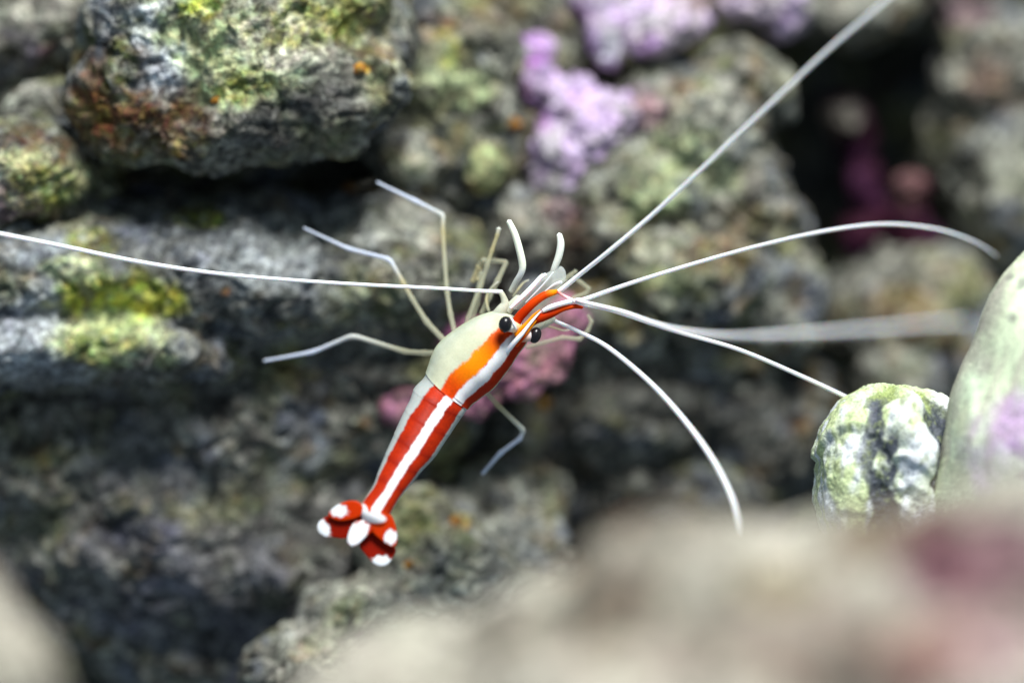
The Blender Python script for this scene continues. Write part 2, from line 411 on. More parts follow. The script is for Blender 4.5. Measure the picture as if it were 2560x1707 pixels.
# ---- rock under and right of the shrimp's head
G = rock('reef_rock', [((1600,300,4.6),(0.95,1.1,0.8)), ((1690,190,5.0),(0.75,0.8,0.6)), ((1500,440,4.6),(1.0,1.0,0.8)), ((1690,450,4.8),(0.75,0.9,0.9)), ((1380,540,4.6),(1.0,1.0,0.8)),
                       ((1550,640,4.5),(1.3,1.1,0.9)), ((1780,690,5.2),(0.75,0.9,0.9)), ((1180,560,4.8),(1.2,1.0,0.8)), ((1350,720,4.7),(1.5,1.1,0.8)), ((1400,560,6.6),(2.4,2.2,2.6)), ((1550,400,5.9),(1.5,1.75,1.6)), ((1600,560,5.8),(1.7,1.7,1.5)), ((1480,820,5.8),(2.0,1.5,1.3))], 0.05,
         colfn([(1620, 290, 140, 130, GREY_L * 1.05, 0.6, 2.5), (1560, 400, 160, 110, GREEN_P * 0.85, 0.65, 2.5), (1720, 460, 90, 100, CREAM * 0.95, 0.6, 3.0), (1720, 500, 60, 50, OCHRE, 0.6, 4.0),
                (1650, 590, 110, 60, OCHRE, 0.5, 4.0), (1500, 560, 110, 70, GREY_L, 0.5, 3.0), (1480, 250, 60, 50, PINKISH * 1.1, 0.7, 3.0), (1560, 200, 50, 30, RUST, 0.6, 3.0),
                (1320, 560, 60, 80, BROWN, 0.7, 2.5), (1560, 640, 90, 40, GREEN_P * 0.7, 0.5, 3.0), (1270, 490, 50, 40, PINKISH * 0.8, 0.5, 3.0), (1180, 500, 60, 40, CREAM * 0.8, 0.5, 3.0)]),
         M_ROCK, 9, big=0.3, mid=0.2, fine=0.06, pits=0.14)
tag(G, 'tall grey-green rock behind the right-hand antennae', 'rock')
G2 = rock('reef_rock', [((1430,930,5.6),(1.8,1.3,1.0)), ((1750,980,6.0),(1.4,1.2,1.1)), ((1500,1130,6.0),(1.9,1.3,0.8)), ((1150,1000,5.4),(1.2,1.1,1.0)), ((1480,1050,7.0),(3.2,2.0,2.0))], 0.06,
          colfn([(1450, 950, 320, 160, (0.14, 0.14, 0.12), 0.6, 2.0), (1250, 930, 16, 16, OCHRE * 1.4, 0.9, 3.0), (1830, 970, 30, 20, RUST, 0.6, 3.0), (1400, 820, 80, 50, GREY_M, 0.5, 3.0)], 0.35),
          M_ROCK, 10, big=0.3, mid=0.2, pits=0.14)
tag(G2, 'dark shaded rock low in the middle, behind the drooping antenna', 'rock')
H = rock('reef_rock', [((2290,130,7.5),(0.95,1.2,1.3)), ((2340,420,7.2),(1.1,1.2,1.3)), ((2200,330,8.0),(0.6,0.8,0.9)), ((2350,-60,7.6),(1.4,1.2,0.8)), ((2200,500,10),(1.0,1.2,1.2)), ((2340,-100,10),(1.8,2.0,1.3))], 0.075,
         colfn([(2250, 150, 110, 120, CREAM * 0.5, 0.5, 2.0), (2290, 200, 100, 80, (0.30, 0.19, 0.12), 0.6, 2.0), (2200, 20, 80, 50, PINKISH * 0.7, 0.5, 2.0), (2330, 380, 80, 100, GREY_L, 0.5, 2.0)]),
         M_ROCK, 11, mid=0.2)
tag(H, 'blurred tan rock filling the upper right corner', 'rock')
I = rock('reef_rock', [((2080,760,6.6),(0.9,1.0,0.75)), ((2180,680,6.9),(0.8,1.0,0.7)), ((2060,870,6.4),(0.7,0.9,0.7)), ((2250,800,7),(0.9,1,0.9)), ((2150,720,8.6),(1.9,1.6,1.4))], 0.06,
         colfn([(2080, 720, 120, 80, OCHRE * 0.8, 0.55, 2.0), (2190, 800, 50, 50, RUST, 0.6, 2.0), (2060, 850, 80, 80, GREY_L * 0.9, 0.6, 2.5), (2150, 620, 100, 40, CREAM * 0.7, 0.5, 2.0)]),
         M_ROCK, 12, mid=0.2)
tag(I, 'brownish olive rock left of the large pale shell', 'rock')
I2 = rock('reef_rock', [((1960,40,7.5),(0.75,0.9,0.45)), ((1800,30,7.0),(0.5,0.8,0.4)), ((2060,20,7.8),(0.5,0.8,0.45)), ((1950,-40,9.5),(2.6,2.6,0.75)), ((2120,-200,9.0),(2.6,2.6,0.9))], 0.065,  # rear masses, mostly out of view, added to shade the hollow
         colfn([(1920, 40, 140, 60, GREY_L, 0.6, 2.0), (1810, 40, 50, 50, LILAC * 0.9, 0.7, 2.0)]), M_ROCK, 13)
tag(I2, 'pale grey rock at the top edge where the raised antenna leaves the picture', 'rock')

# ---- lilac coralline crust on its lumps
def lil(v, off):
    a = fbm(v * 2.3 + off, 3, 0.6); b = fbm(v * 6 + off, 3)
    c = mixc(np.repeat(LILAC[None], len(v), 0), np.array([0.70, 0.65, 0.70]), sstep(-0.1, 0.35, a))
    c = mixc(c, PURPLE * 0.9, 0.45 * sstep(0.2, 0.5, b))
    return mixc(c, np.array([0.36, 0.38, 0.28]), 0.7 * sstep(0.2, 0.45, fbm(v * 1.9 + off + 44, 3)))
F = rock('coralline_crust', [((1215,130,4.7),(0.36,0.5,0.36)), ((1230,190,4.6),(0.34,0.45,0.42)), ((1300,240,4.5),(0.48,0.5,0.42)), ((1370,290,4.4),(0.55,0.55,0.45)), ((1290,340,4.4),(0.42,0.5,0.5)),
                             ((1290,420,4.5),(0.42,0.5,0.35)), ((1400,330,4.5),(0.4,0.5,0.4))], 0.04,
         colfn([(1215, 110, 55, 60, PURPLE * 1.25, 0.85, 3.0), (1230, 190, 50, 50, PURPLE, 0.8, 3.0), (1200, 210, 30, 40, MAROON, 0.7, 3.0), (1300, 250, 30, 20, (0.35, 0.35, 0.3), 0.6, 4.0), (1240, 280, 30, 40, PURPLE, 0.7, 3.0)], base=lil),
         M_CRUST, 14, big=0.2, mid=0.22, fine=0.08, pits=0.12, pitscale=3.4)
tag(F, 'lilac coralline crust running down the middle of the rock', 'coral crust')
F2 = rock('coralline_crust', [((1390,70,4.9),(0.34,0.45,0.42),0.25), ((1405,120,4.7),(0.18,0.3,0.22)), ((1360,10,5.0),(0.4,0.5,0.3))], 0.04,
          colfn([(1400, 110, 30, 40, WHITE_B, 0.7, 3.0), (1330, 60, 30, 60, MAROON, 0.6, 3.0)], base=lil), M_CRUST, 15, big=0.15, mid=0.15, fine=0.07, pits=0.08)
tag(F2, 'tongue of pale lilac crust hanging from the top edge', 'coral crust')
F3 = rock('coralline_crust', [((1500,80,5.0),(0.42,0.5,0.3)), ((1570,50,5.0),(0.42,0.5,0.36)), ((1470,20,5.2),(0.5,0.5,0.3)), ((1720,0,5.6),(0.9,0.6,0.28)), ((1800,50,5.8),(0.3,0.5,0.3))], 0.045,
          colfn([(1490, 95, 50, 30, PURPLE * 1.5, 0.7, 3.0), (1560, 40, 60, 50, CREAM, 0.6, 3.0), (1600, -5, 80, 30, RUST, 0.8, 2.0), (1700, 10, 120, 40, CREAM * 1.05, 0.6, 3.0)], base=lil), M_CRUST, 16, big=0.2, mid=0.2, fine=0.08, pits=0.12, pitscale=3.4)
tag(F3, 'lilac and cream crust along the top edge above a black crevice', 'coral crust')

def pnk(v, off):
    a = fbm(v * 2.6 + off, 3, 0.6); b = fbm(v * 5 + off, 3)
    c = mixc(np.repeat(np.array([0.50, 0.21, 0.30])[None], len(v), 0), np.array([0.55, 0.33, 0.33]), sstep(-0.1, 0.4, a))
    return mixc(c, np.array([0.13, 0.12, 0.08]), 0.8 * sstep(0.05, 0.3, b))
PK = rock('pink_crust', [((925,930,3.1),(0.28,0.2,0.24)), ((1000,930,3.0),(0.5,0.2,0.3)), ((1085,900,2.9),(0.55,0.22,0.42),0.5), ((1180,860,2.9),(0.55,0.22,0.42),0.3), ((1250,800,3.0),(0.42,0.22,0.5)),
                         ((1300,740,3.1),(0.3,0.2,0.35)), ((1050,755,3.1),(0.28,0.2,0.26)), ((1110,800,3.1),(0.5,0.22,0.42)), ((1120,840,3.7),(0.6,0.8,0.5))], 0.036,
          colfn([(1250, 830, 50, 50, (0.16, 0.15, 0.10), 0.6, 3.0), (1060, 760, 40, 40, (0.55, 0.17, 0.38), 0.8, 2.0)], base=pnk), M_CRUST, 17, big=0.22, mid=0.12, fine=0.06, pits=0.16, pitscale=2.4)
tag(PK, 'pink plate of coralline crust directly behind the shrimp', 'coral crust')

# ---- purple sponge in the dark hollow at right
SP = rock('purple_sponge', [((1985,400,8.2),(0.36,0.4,0.75),0.1), ((1940,270,8.0),(0.26,0.3,0.26)), ((2080,500,7.8),(0.42,0.4,0.34)), ((2090,430,7.5),(0.27,0.3,0.27)), ((2110,560,7.8),(0.34,0.4,0.25)), ((2010,540,8.2),(0.45,0.4,0.4))], 0.05,
          colfn([(1940, 265, 60, 50, CREAM * 0.55, 0.9, 2.0), (2085, 430, 50, 55, (0.30, 0.16, 0.15), 0.9, 2.0)], base=lambda v, off: mixc(np.repeat(np.array([0.06, 0.013, 0.03])[None], len(v), 0), np.array([0.05, 0.012, 0.04]), sstep(-.2,.3,fbm(v*2,2)))),
          M_CRUST, 18, big=0.3, mid=0.2, fine=0.05, pits=0.08)
tag(SP, 'purple sponge with two pale knobs in the dark hollow at right', 'sponge')

# ---- blurred rocks close to the lens
def near(v, off):
    a = fbm(v * 0.55 + off, 4, 0.6); b = fbm(v * 0.8 + off + 9, 3)
    c = mixc(np.repeat(CREAM[None] * 0.95, len(v), 0), np.array([0.27, 0.25, 0.195]), sstep(-0.15, 0.25, a))
    return mixc(c, np.array([0.17, 0.10, 0.05]), 0.8 * sstep(0.1, 0.4, b))
J = rock('near_rock', [((1000,1660,-9.4),(1.49,1.49,0.98)), ((1330,1628,-9.9),(1.40,1.49,1.12)), ((1260,1490,-9.4),(0.84,1.12,0.65)), ((1600,1462,-10.4),(1.40,1.49,1.16)), ((1970,1478,-10.4),(1.40,1.49,1.16)), ((2300,1428,-10.4),(1.40,1.49,1.30)),
                       ((1700,1808,-11.4),(3.35,2.05,1.49)), ((2200,1658,-12.6),(1.30,1.12,0.93)), ((2320,1648,-13.4),(0.84,0.84,0.56))], 0.07,
         colfn([(1440, 1370, 120, 60, (0.17, 0.09, 0.035), 0.95, 0.3), (1760, 1340, 150, 50, (0.16, 0.11, 0.035), 0.95, 0.3), (2240, 1290, 260, 130, (0.17, 0.055, 0.09), 1.0, 0.1), (2360, 1370, 200, 160, (0.17, 0.045, 0.075), 1.0, 0.1),
                (1950, 1510, 420, 130, (0.15, 0.06, 0.055), 1.0, 0.1), (2130, 1500, 120, 90, (0.45, 0.02, 0.05), 1.0, 0.05), (2320, 1500, 90, 70, (0.70, 0.28, 0.42), 1.0, 0.1), (1500, 1545, 200, 40, (0.25, 0.15, 0.11), 0.7, 0.8)], base=near),
         M_ROCK, 19, big=0.3, mid=0.14, fine=0.04, pits=0.06)
tag(J, 'large blurred cream and pink rock across the lower right, nearest the lens', 'rock')
K = rock('near_rock', [((-30,1620,-10),(0.8,1.0,1.05),0.35), ((-120,1500,-10),(0.66,0.9,0.95))], 0.06, colfn([], base=near), M_ROCK, 20, big=0.15, mid=0.1, fine=0.04, pits=0.05)
tag(K, 'blurred beige rock in the bottom left corner', 'rock')

ALLP = np.concatenate(ROCK_POINTS)
def on_rock(ox, oy, rad=7):
    s = ALLP[(np.abs(ALLP[:, 3] - ox) < rad) & (np.abs(ALLP[:, 4] - oy) < rad)]
    if not len(s): return 4.0
    return float(s[np.argmin(s[:, 1]), 1])

# ---- small orange sponges on the rock
orange_base = lambda v, off: mixc(np.repeat(np.array([0.45, 0.19, 0.03])[None], len(v), 0), np.array([0.26, 0.14, 0.05]), sstep(-.2, .3, fbm(v * 9 + off, 2)))
for k, (ox, oy, r, lab) in enumerate([
        (1180, 290, 0.11, 'small orange sponge at the left rim of the lilac crust'),
        (800, 432, 0.085, 'orange sponge speck on the ledge left of the raised leg tip'),
        (826, 156, 0.075, 'dull orange sponge speck on the right shoulder of the boulder'),
        (495, 228, 0.05, 'tiny orange sponge speck low on the green face of the boulder'),
        (1050, 1198, 0.085, 'yellowish sponge speck right of the tail fan'),
        (936, 1300, 0.06, 'tiny orange sponge speck just below the tail fan'),
        (1250, 932, 0.085, 'dim orange sponge speck below the pink crust')]):
    y = on_rock(ox, oy) + 0.45 * r
    o = rock('orange_sponge', [((ox, oy, y), (r, r * 0.7, r)), ((ox + 6, oy - 6, y - r * 0.3), (r * 0.6, r * 0.5, r * 0.6)), ((ox - 7, oy + 5, y), (r * 0.6, r * 0.5, r * 0.5))], r * 0.16,
             colfn([], base=orange_base), M_CRUST, 30 + k, big=r * 0.9, mid=r * 0.6, fine=r * 0.25, pits=r * 0.3, bigscale=5, keep=False)
    tag(o, lab, 'sponge', 'orange sponge specks on the rock')

# ================================================================== SHELLS
def blob(name, centre, axes, colf, shape, nu=260, nv=200, mat=M_SHELL):
    """closed shell surface: unit sphere -> shape(dir, az, el) radius factor -> axes (3 vectors, cm)"""
    u = np.linspace(-math.pi, math.pi, nu, endpoint=False); w = np.linspace(-math.pi / 2, math.pi / 2, nv)
    U, W = np.meshgrid(u, w); U = U.ravel(); W = W.ravel()
    d = np.stack([np.cos(W) * np.sin(U), -np.cos(W) * np.cos(U), np.sin(W)], 1)       # az 0 looks at -y
    r = shape(d, U, W)
    loc = d * r[:, None]
    v = loc[:, :1] * axes[0] + loc[:, 1:2] * axes[1] + loc[:, 2:3] * axes[2] + centre
    f = []
    for j in range(nv - 1):
        for i in range(nu):
            i2 = (i + 1) % nu
            f.append((j*nu+i, j*nu+i2, (j+1)*nu+i2, (j+1)*nu+i))
    col = colf(v, d, U, W, r)
    return link_mesh(name, v, f, mat, cols=np.clip(col, 0.005, 0.95))

def rotm(rx, ry, rz):
    from mathutils import Euler
    return np.array(Euler((rx, ry, rz)).to_matrix()).T      # rows are axes

# small ribbed shell
def rib_phase(d, U, W):
    q = d * 2.2
    wob = 0.3 * fbm(q * 1.2 + 3, 3)
    return np.cos((U + wob + 0.15 * np.sin(W * 2)) * 5.4 - 1.5)
def rib_ledge(d, U, W):
    q = d * 2.2
    led = 0.30 + 0.20 * np.cos((U + 0.62) * 3.0) + 0.16 * fbm(q * 1.6 + 17, 3) - 0.12 * np.clip(U - 0.2, 0, 1)
    return led
def rib_shape(d, U, W):
    q = d * 2.2
    rid = rib_phase(d, U, W)
    side = sstep(-0.9, 0.2, d[:, 0])
    body = 1 + (0.03 + 0.13 * side) * np.sign(rid) * np.abs(rid) ** 0.8 * np.cos(W)
    led = rib_ledge(d, U, W)
    plate = sstep(led - 0.03, led + 0.04, W)
    r = body * (1 + 0.085 * plate - 0.07 * plate * sstep(led + 0.1, 1.3, W))
    r = r + 0.05 * fbm(q * 1.9, 3) + 0.022 * fbm(q * 6, 3) + 0.008 * fbm(q * 17, 2)
    return r / (np.abs(d[:, 0]) ** 2.25 + np.abs(d[:, 1]) ** 2.25 + np.abs(d[:, 2]) ** 2.25) ** (1 / 2.25)
def rib_col(v, d, U, W, r):
    q = d * 2.2
    rid = rib_phase(d, U, W)
    c = np.repeat(np.array([0.60, 0.66, 0.55])[None], len(v), 0)
    c = mixc(c, np.array([0.50, 0.60, 0.27]), 0.8 * sstep(-0.15, 0.35, fbm(q * 1.5 + 8, 3) + 0.6 * (-d[:, 0] - 0.15)))
    c = mixc(c, np.array([0.72, 0.76, 0.83]), 0.8 * sstep(-0.05, 0.3, fbm(q * np.array([2.0, 2.0, 0.7]) + 20, 3) + 0.3 * rid * (d[:, 0] > -0.3)))
    dk = -0.8 * rid + 0.6 * fbm(q * np.array([1.5, 1.5, 0.8]) + 2, 3) + 0.35 * (d[:, 0] - 0.05) - 0.25
    c = mixc(c, np.array([0.035, 0.042, 0.065]), 0.95 * sstep(-0.10, 0.16, dk) * sstep(-0.75, -0.3, d[:, 0]))
    c = mixc(c, np.array([0.22, 0.26, 0.12]), 0.6 * sstep(0.12, 0.4, fbm(q * 5.0 + 33, 3)))
    c = mixc(c, np.array([0.42, 0.52, 0.16]), 0.65 * sstep(0.75, 1.2, W + 0.4 * fbm(q * 2.5 + 3, 3)))
    return c * 0.95
S1c = ato(2040, 1098, -0.2)
S1 = blob('ribbed_shell', S1c, rotm(0.0, 0.10, 0.0) * np.array([[0.90], [0.9], [1.13]]), rib_col, rib_shape)
tag(S1, 'small ribbed green, white and black shell at the right behind the blurred rock', 'shell')

# large pale shell leaning in from the right edge
def pale_shape(d, U, W):
    q = d * 1.5
    r = 1 + 0.03 * fbm(q * 1.3 + 5, 3) + 0.012 * np.sin(W * 16 + 2.0 * U) + 0.006 * fbm(q * 8, 2)
    return r
def pale_col(v, d, U, W, r):
    q = d * 1.5
    ox, oy = ov_of(v)
    c = np.repeat(np.array([0.70, 0.80, 0.55])[None], len(v), 0)
    c = mixc(c, np.array([0.55, 0.54, 0.42]), 0.85 * sstep(0.0, 0.3, fbm(q * np.array([7, 7, 0.9]) + 11, 3)))
    c = mixc(c, np.array([0.72, 0.88, 0.62]), 0.8 * sstep(-0.1, 0.3, fbm(q * 1.4 + 70, 2)))
    c = mixc(c, np.array([0.20, 0.20, 0.18]), 0.8 * sstep(0.22, 0.36, fbm(q * np.array([2, 2, 6.0]) + 4, 3)))
    rim = sstep(-0.91, -0.98, d[:, 0] + 0.16 * fbm(q * np.array([1.5, 1.5, 4]) + 9, 3))
    c = mixc(c, np.array([0.40, 0.38, 0.32]), 0.75 * rim)
    return patches(c, v, ox, oy, 5, [(2320, 1060, 120, 150, (0.50, 0.26, 0.66), 0.85, 0.5), (2190, 1050, 60, 120, (0.45, 0.45, 0.30), 0.6, 2.0), (2330, 960, 60, 60, (0.5, 0.3, 0.5), 0.6, 2.)])
S2 = blob('pale_shell', ato(2590, 980, -1.0), rotm(0.10, 0.33, 0.0) * np.array([[2.15], [1.9], [3.5]]), pale_col, pale_shape)
tag(S2, 'large smooth pale green shell with a purple patch at the right edge', 'shell')

# ================================================================== THE SHRIMP
shrimp = bpy.data.objects.new('cleaner_shrimp', None); scene.collection.objects.link(shrimp)
shrimp.empty_display_size = 0.01
tag(shrimp, 'cleaner shrimp with red and white striped back and long white antennae', 'shrimp')

RED = np.array([0.36, 0.020, 0.0005]); RED_D = np.array([0.19, 0.006, 0.001]); ORANGE = np.array([0.88, 0.24, 0.003]); ORED = np.array([0.60, 0.050, 0.001])
SWHITE = np.array([0.76, 0.76, 0.76]); SCREAM = np.array([0.54, 0.57, 0.47]); SCLEAR = np.array([0.50, 0.55, 0.52])

def catmull(vals, n_per):
    vals = np.asarray(vals, float); N = len(vals)
    out = []
    for i in range(N - 1):
        p0 = vals[max(i - 1, 0)]; p1 = vals[i]; p2 = vals[i + 1]; p3 = vals[min(i + 2, N - 1)]
        for k in range(n_per):
            t = k / n_per
            out.append(0.5 * ((2 * p1) + (-p0 + p2) * t + (2*p0 - 5*p1 + 4*p2 - p3) * t*t + (-p0 + 3*p1 - 3*p2 + p3) * t**3))
    out.append(vals[-1])
    return np.array(out)

# stations: left outline, right outline (photo pixels), depth (cm), depth radius / half width, band edges in degrees round the back
ST = [
 ((1296,797),(1304,805), 0.00, 0.9, (-17,14,36,70)),
 ((1268,780),(1316,828), 0.00, 1.0, (-17,14,36,70)),
 ((1240,776),(1318,856), 0.00, 1.05,(-17,16,38,74)),
 ((1196,789),(1295,888), 0.00, 1.1, (-11,18,43,76)),
 ((1165,805),(1277,917), 0.00, 1.12,(-8,21,47,77)),
 ((1133,826),(1254,947), 0.00, 1.15,(-6,22,45,78)),
 ((1109,845),(1235,971), -0.01, 1.15,(-6,22,45,78)),
 ((1090,866),(1212,988), -0.04, 1.12,(-8,22,46,78)),
 ((1078,890),(1194,1002), -0.08, 1.10,(-11,21,46,78)),
 ((1070,914),(1180,1013), -0.13, 1.06,(-13,20,45,76)),
 ((1058,942),(1171,1024), -0.18, 1.02,(-20,12,38,70)),
 ((1034,968),(1162,1036), -0.25, 1.0, (-31,4,24,57)),
 ((1022,1000),(1139,1069), -0.35, 1.0,(-38,0,21,59)),
 ((1002,1040),(1115,1105), -0.46, 1.0,(-45,-2,20,60)),
 ((981,1089),(1085,1148), -0.59, 1.0, (-49,-4,20,61)),
 ((964,1128),(1057,1177), -0.70, 1.0, (-51,-5,20,62)),
 ((946,1173),(1028,1212), -0.82, 0.98,(-56,-8,21,66)),
 ((931,1214),(999,1248), -0.94, 0.95,(-62,-10,22,70)),
 ((908,1250),(978,1284), -1.03, 0.85,(-75,-15,22,76)),
 ((897,1274),(974,1308), -1.07, 0.7, (-75,-15,22,76)),
 ((906,1296),(962,1320), -1.10, 0.5, (-75,-15,22,76)),
 ((928,1314),(944,1322), -1.13, 0.4, (-75,-15,22,76)),
]
NPER, NA = 24, 176
L3 = catmull([at(s[0][0], s[0][1], s[2]) for s in ST], NPER)
R3 = catmull([at(s[1][0], s[1][1], s[2]) for s in ST], NPER)
KD = catmull([[s[3]] for s in ST], NPER)[:, 0]
BA = []
MARG = 9.75                                            # carapace ends here; the bands jump
SV = np.arange(len(L3)) / NPER
for sv in SV:
    idx = np.arange(len(ST))
    tab = np.array([s[4] for s in ST], float)
    if sv < MARG:  tab = tab.copy(); tab[10:] = tab[9]
    else:          tab = tab.copy(); tab[:11] = tab[11]
    BA.append([np.interp(sv, idx, tab[:, k]) for k in range(4)])
BA = np.radians(np.array(BA))
ang = np.linspace(-math.pi, math.pi, NA, endpoint=False)
Cc = (L3 + R3) / 2; Hw = (R3 - L3) / 2
rad = np.linalg.norm(Hw, axis=1)
segs = [9.75, 11.2, 12.55, 13.85, 15.1, 16.3, 18.2]
verts = []; cols = []
SVg, Ag = np.meshgrid(SV, ang, indexing='ij')
# little step at the carapace margin and at each abdominal plate
margin = MARG + 0.35 * np.cos(Ag - 0.6)
step = np.where(SVg < margin, 1.0, 0.0)
mult = 0.965 + 0.035 * (1 - sstep(0, 0.16, SVg - margin))
for s in segs[1:]:
    e = SVg - (s + 0.18 * np.cos(Ag))
    mult = mult + 0.012 * np.exp(-np.clip(-e, 0, None) / 0.35) * (1 - sstep(-0.04, 0.08, e)) * (SVg > MARG)
mult[SVg < 1.2] = 1.0
# gentle keel along the mid-line of the carapace
midA = (BA[:, 1] + BA[:, 2]) / 2
keel = 0.035 * np.exp(-((Ag - midA[:, None]) / 0.22) ** 2) * (SVg < MARG) * sstep(1, 3, SVg)
mult = mult + keel
V = Cc[:, None, :] + (Hw[:, None, :] * np.sin(Ag)[..., None] + np.array([0, -1.0, 0]) * (np.cos(Ag) * (rad * KD)[:, None])[..., None]) * mult[..., None]
P = V.reshape(-1, 3)
n1 = fbm(P * 7, 3).reshape(Ag.shape); n2 = fbm(P * 18 + 9, 2).reshape(Ag.shape); n3 = fbm(P * 3 + 4, 3).reshape(Ag.shape)
car = (SVg < margin)
edge = 0.045
n4 = fbm(P * 34 + 2, 2).reshape(Ag.shape)
jig = 0.05 * n1 + 0.035 * n2 + 0.03 * n4
for s in segs[1:]:                                    # plate edges nick the bands
    jig = jig + 0.03 * np.exp(-np.abs(SVg - s) / 0.18) * (SVg > MARG)
b1, b2, b3, b4 = [BA[:, k][:, None] for k in range(4)]
# bands switch exactly at the carapace margin
BAc = BA[int(9.6 * NPER)]; BAa = BA[int(11.2 * NPER)]
nearm = np.abs(SVg - MARG) < 0.9
def pick(b, k):
    b = np.repeat(b, NA, 1)
    b = np.where(nearm & car, BAc[k], b); b = np.where(nearm & ~car, BAa[k], b)
    return b
b1, b2, b3, b4 = pick(b1, 0), pick(b2, 1), pick(b3, 2), pick(b4, 3)
red = sstep(-edge, edge, Ag - b1 + jig * 1.3) * (1 - sstep(-edge, edge, Ag - b4 + jig))
whi = sstep(-edge * 0.7, edge * 0.7, Ag - b2 + jig * 0.9) * (1 - sstep(-edge * 0.7, edge * 0.7, Ag - b3 + jig * 0.9))
# cap at the tail: white widens to a U
def spotA(cx, cy, rx, ry, a):
    pk = CAM_D / (CAM_D + V[..., 1]); U_ = (V[..., 0] * pk * 200 + 1280 - 780) * 7.126; W2 = (853.5 - V[..., 2] * pk * 200 - 1200) * 7.126
    dx, dy = U_ - cx, W2 - cy
    x = dx * math.cos(a) + dy * math.sin(a); y = -dx * math.sin(a) + dy * math.cos(a)
    return 1 - sstep(0.85, 1.12, np.hypot(x / rx, y / ry) + 0.06 * n1)
front = (np.cos(Ag) > 0) & (SVg > 17.3)
tailw = np.maximum(spotA(930, 560, 75, 150, -0.25), spotA(1090, 665, 240, 98, 0.12)) * front
base = np.where(car[..., None], SCREAM, SCLEAR)
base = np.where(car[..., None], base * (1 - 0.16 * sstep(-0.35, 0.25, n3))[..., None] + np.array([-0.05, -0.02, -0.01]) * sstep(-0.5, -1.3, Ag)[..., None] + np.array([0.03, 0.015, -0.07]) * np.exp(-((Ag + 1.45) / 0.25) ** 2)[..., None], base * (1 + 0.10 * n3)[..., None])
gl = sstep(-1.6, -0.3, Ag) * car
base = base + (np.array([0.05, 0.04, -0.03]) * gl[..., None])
redc = np.where(car[..., None], ORED, RED) * (1 + 0.35 * n3 + 0.3 * n4)[..., None]
redc = np.where((Ag > b3)[..., None] & car[..., None], RED * 1.05, redc)
og = np.exp(-((SVg - 5.6) / 1.9) ** 2) * car * (Ag < b2)         # orange organs showing through the shell
redc = redc + (ORANGE - redc) * np.clip(og * 1.15, 0, 1)[..., None]
dk = np.exp(-((SVg - 3.1) / 0.7) ** 2 - ((Ag - 0.15) / 0.25) ** 2) * car
redc = redc + (RED_D - redc) * (0.8 * dk)[..., None]
for s in segs[1:]:
    redc = redc + (RED_D - redc) * (0.5 * np.exp(-((SVg - s - 0.12) / 0.22) ** 2) * (SVg > MARG))[..., None]
col = base + (redc - base) * red[..., None]
col = col + (SWHITE - col) * whi[..., None]
col = col + (ORED - col) * (sstep(17.9, 18.3, SVg) * (1 - whi * (1 - sstep(18.5, 18.8, SVg))))[..., None]
col = col + (SWHITE - col) * tailw[..., None]
nR = len(SV)
faces = [(r*NA+a, r*NA+(a+1) % NA, (r+1)*NA+(a+1) % NA, (r+1)*NA+a) for r in range(nR-1) for a in range(NA)]
faces.append(tuple(range(NA))[::-1]); faces.append(tuple((nR-1)*NA + a for a in range(NA)))
alp = np.where(car, 0.90, 0.66); alp = np.maximum(alp, np.maximum(np.clip(red, 0, 1), tailw)); alp = np.where(SVg > 17.9, 1.0, alp)
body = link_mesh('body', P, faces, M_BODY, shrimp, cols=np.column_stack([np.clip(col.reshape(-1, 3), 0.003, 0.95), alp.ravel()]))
body['label'] = 'striped back and abdomen with cream flank'

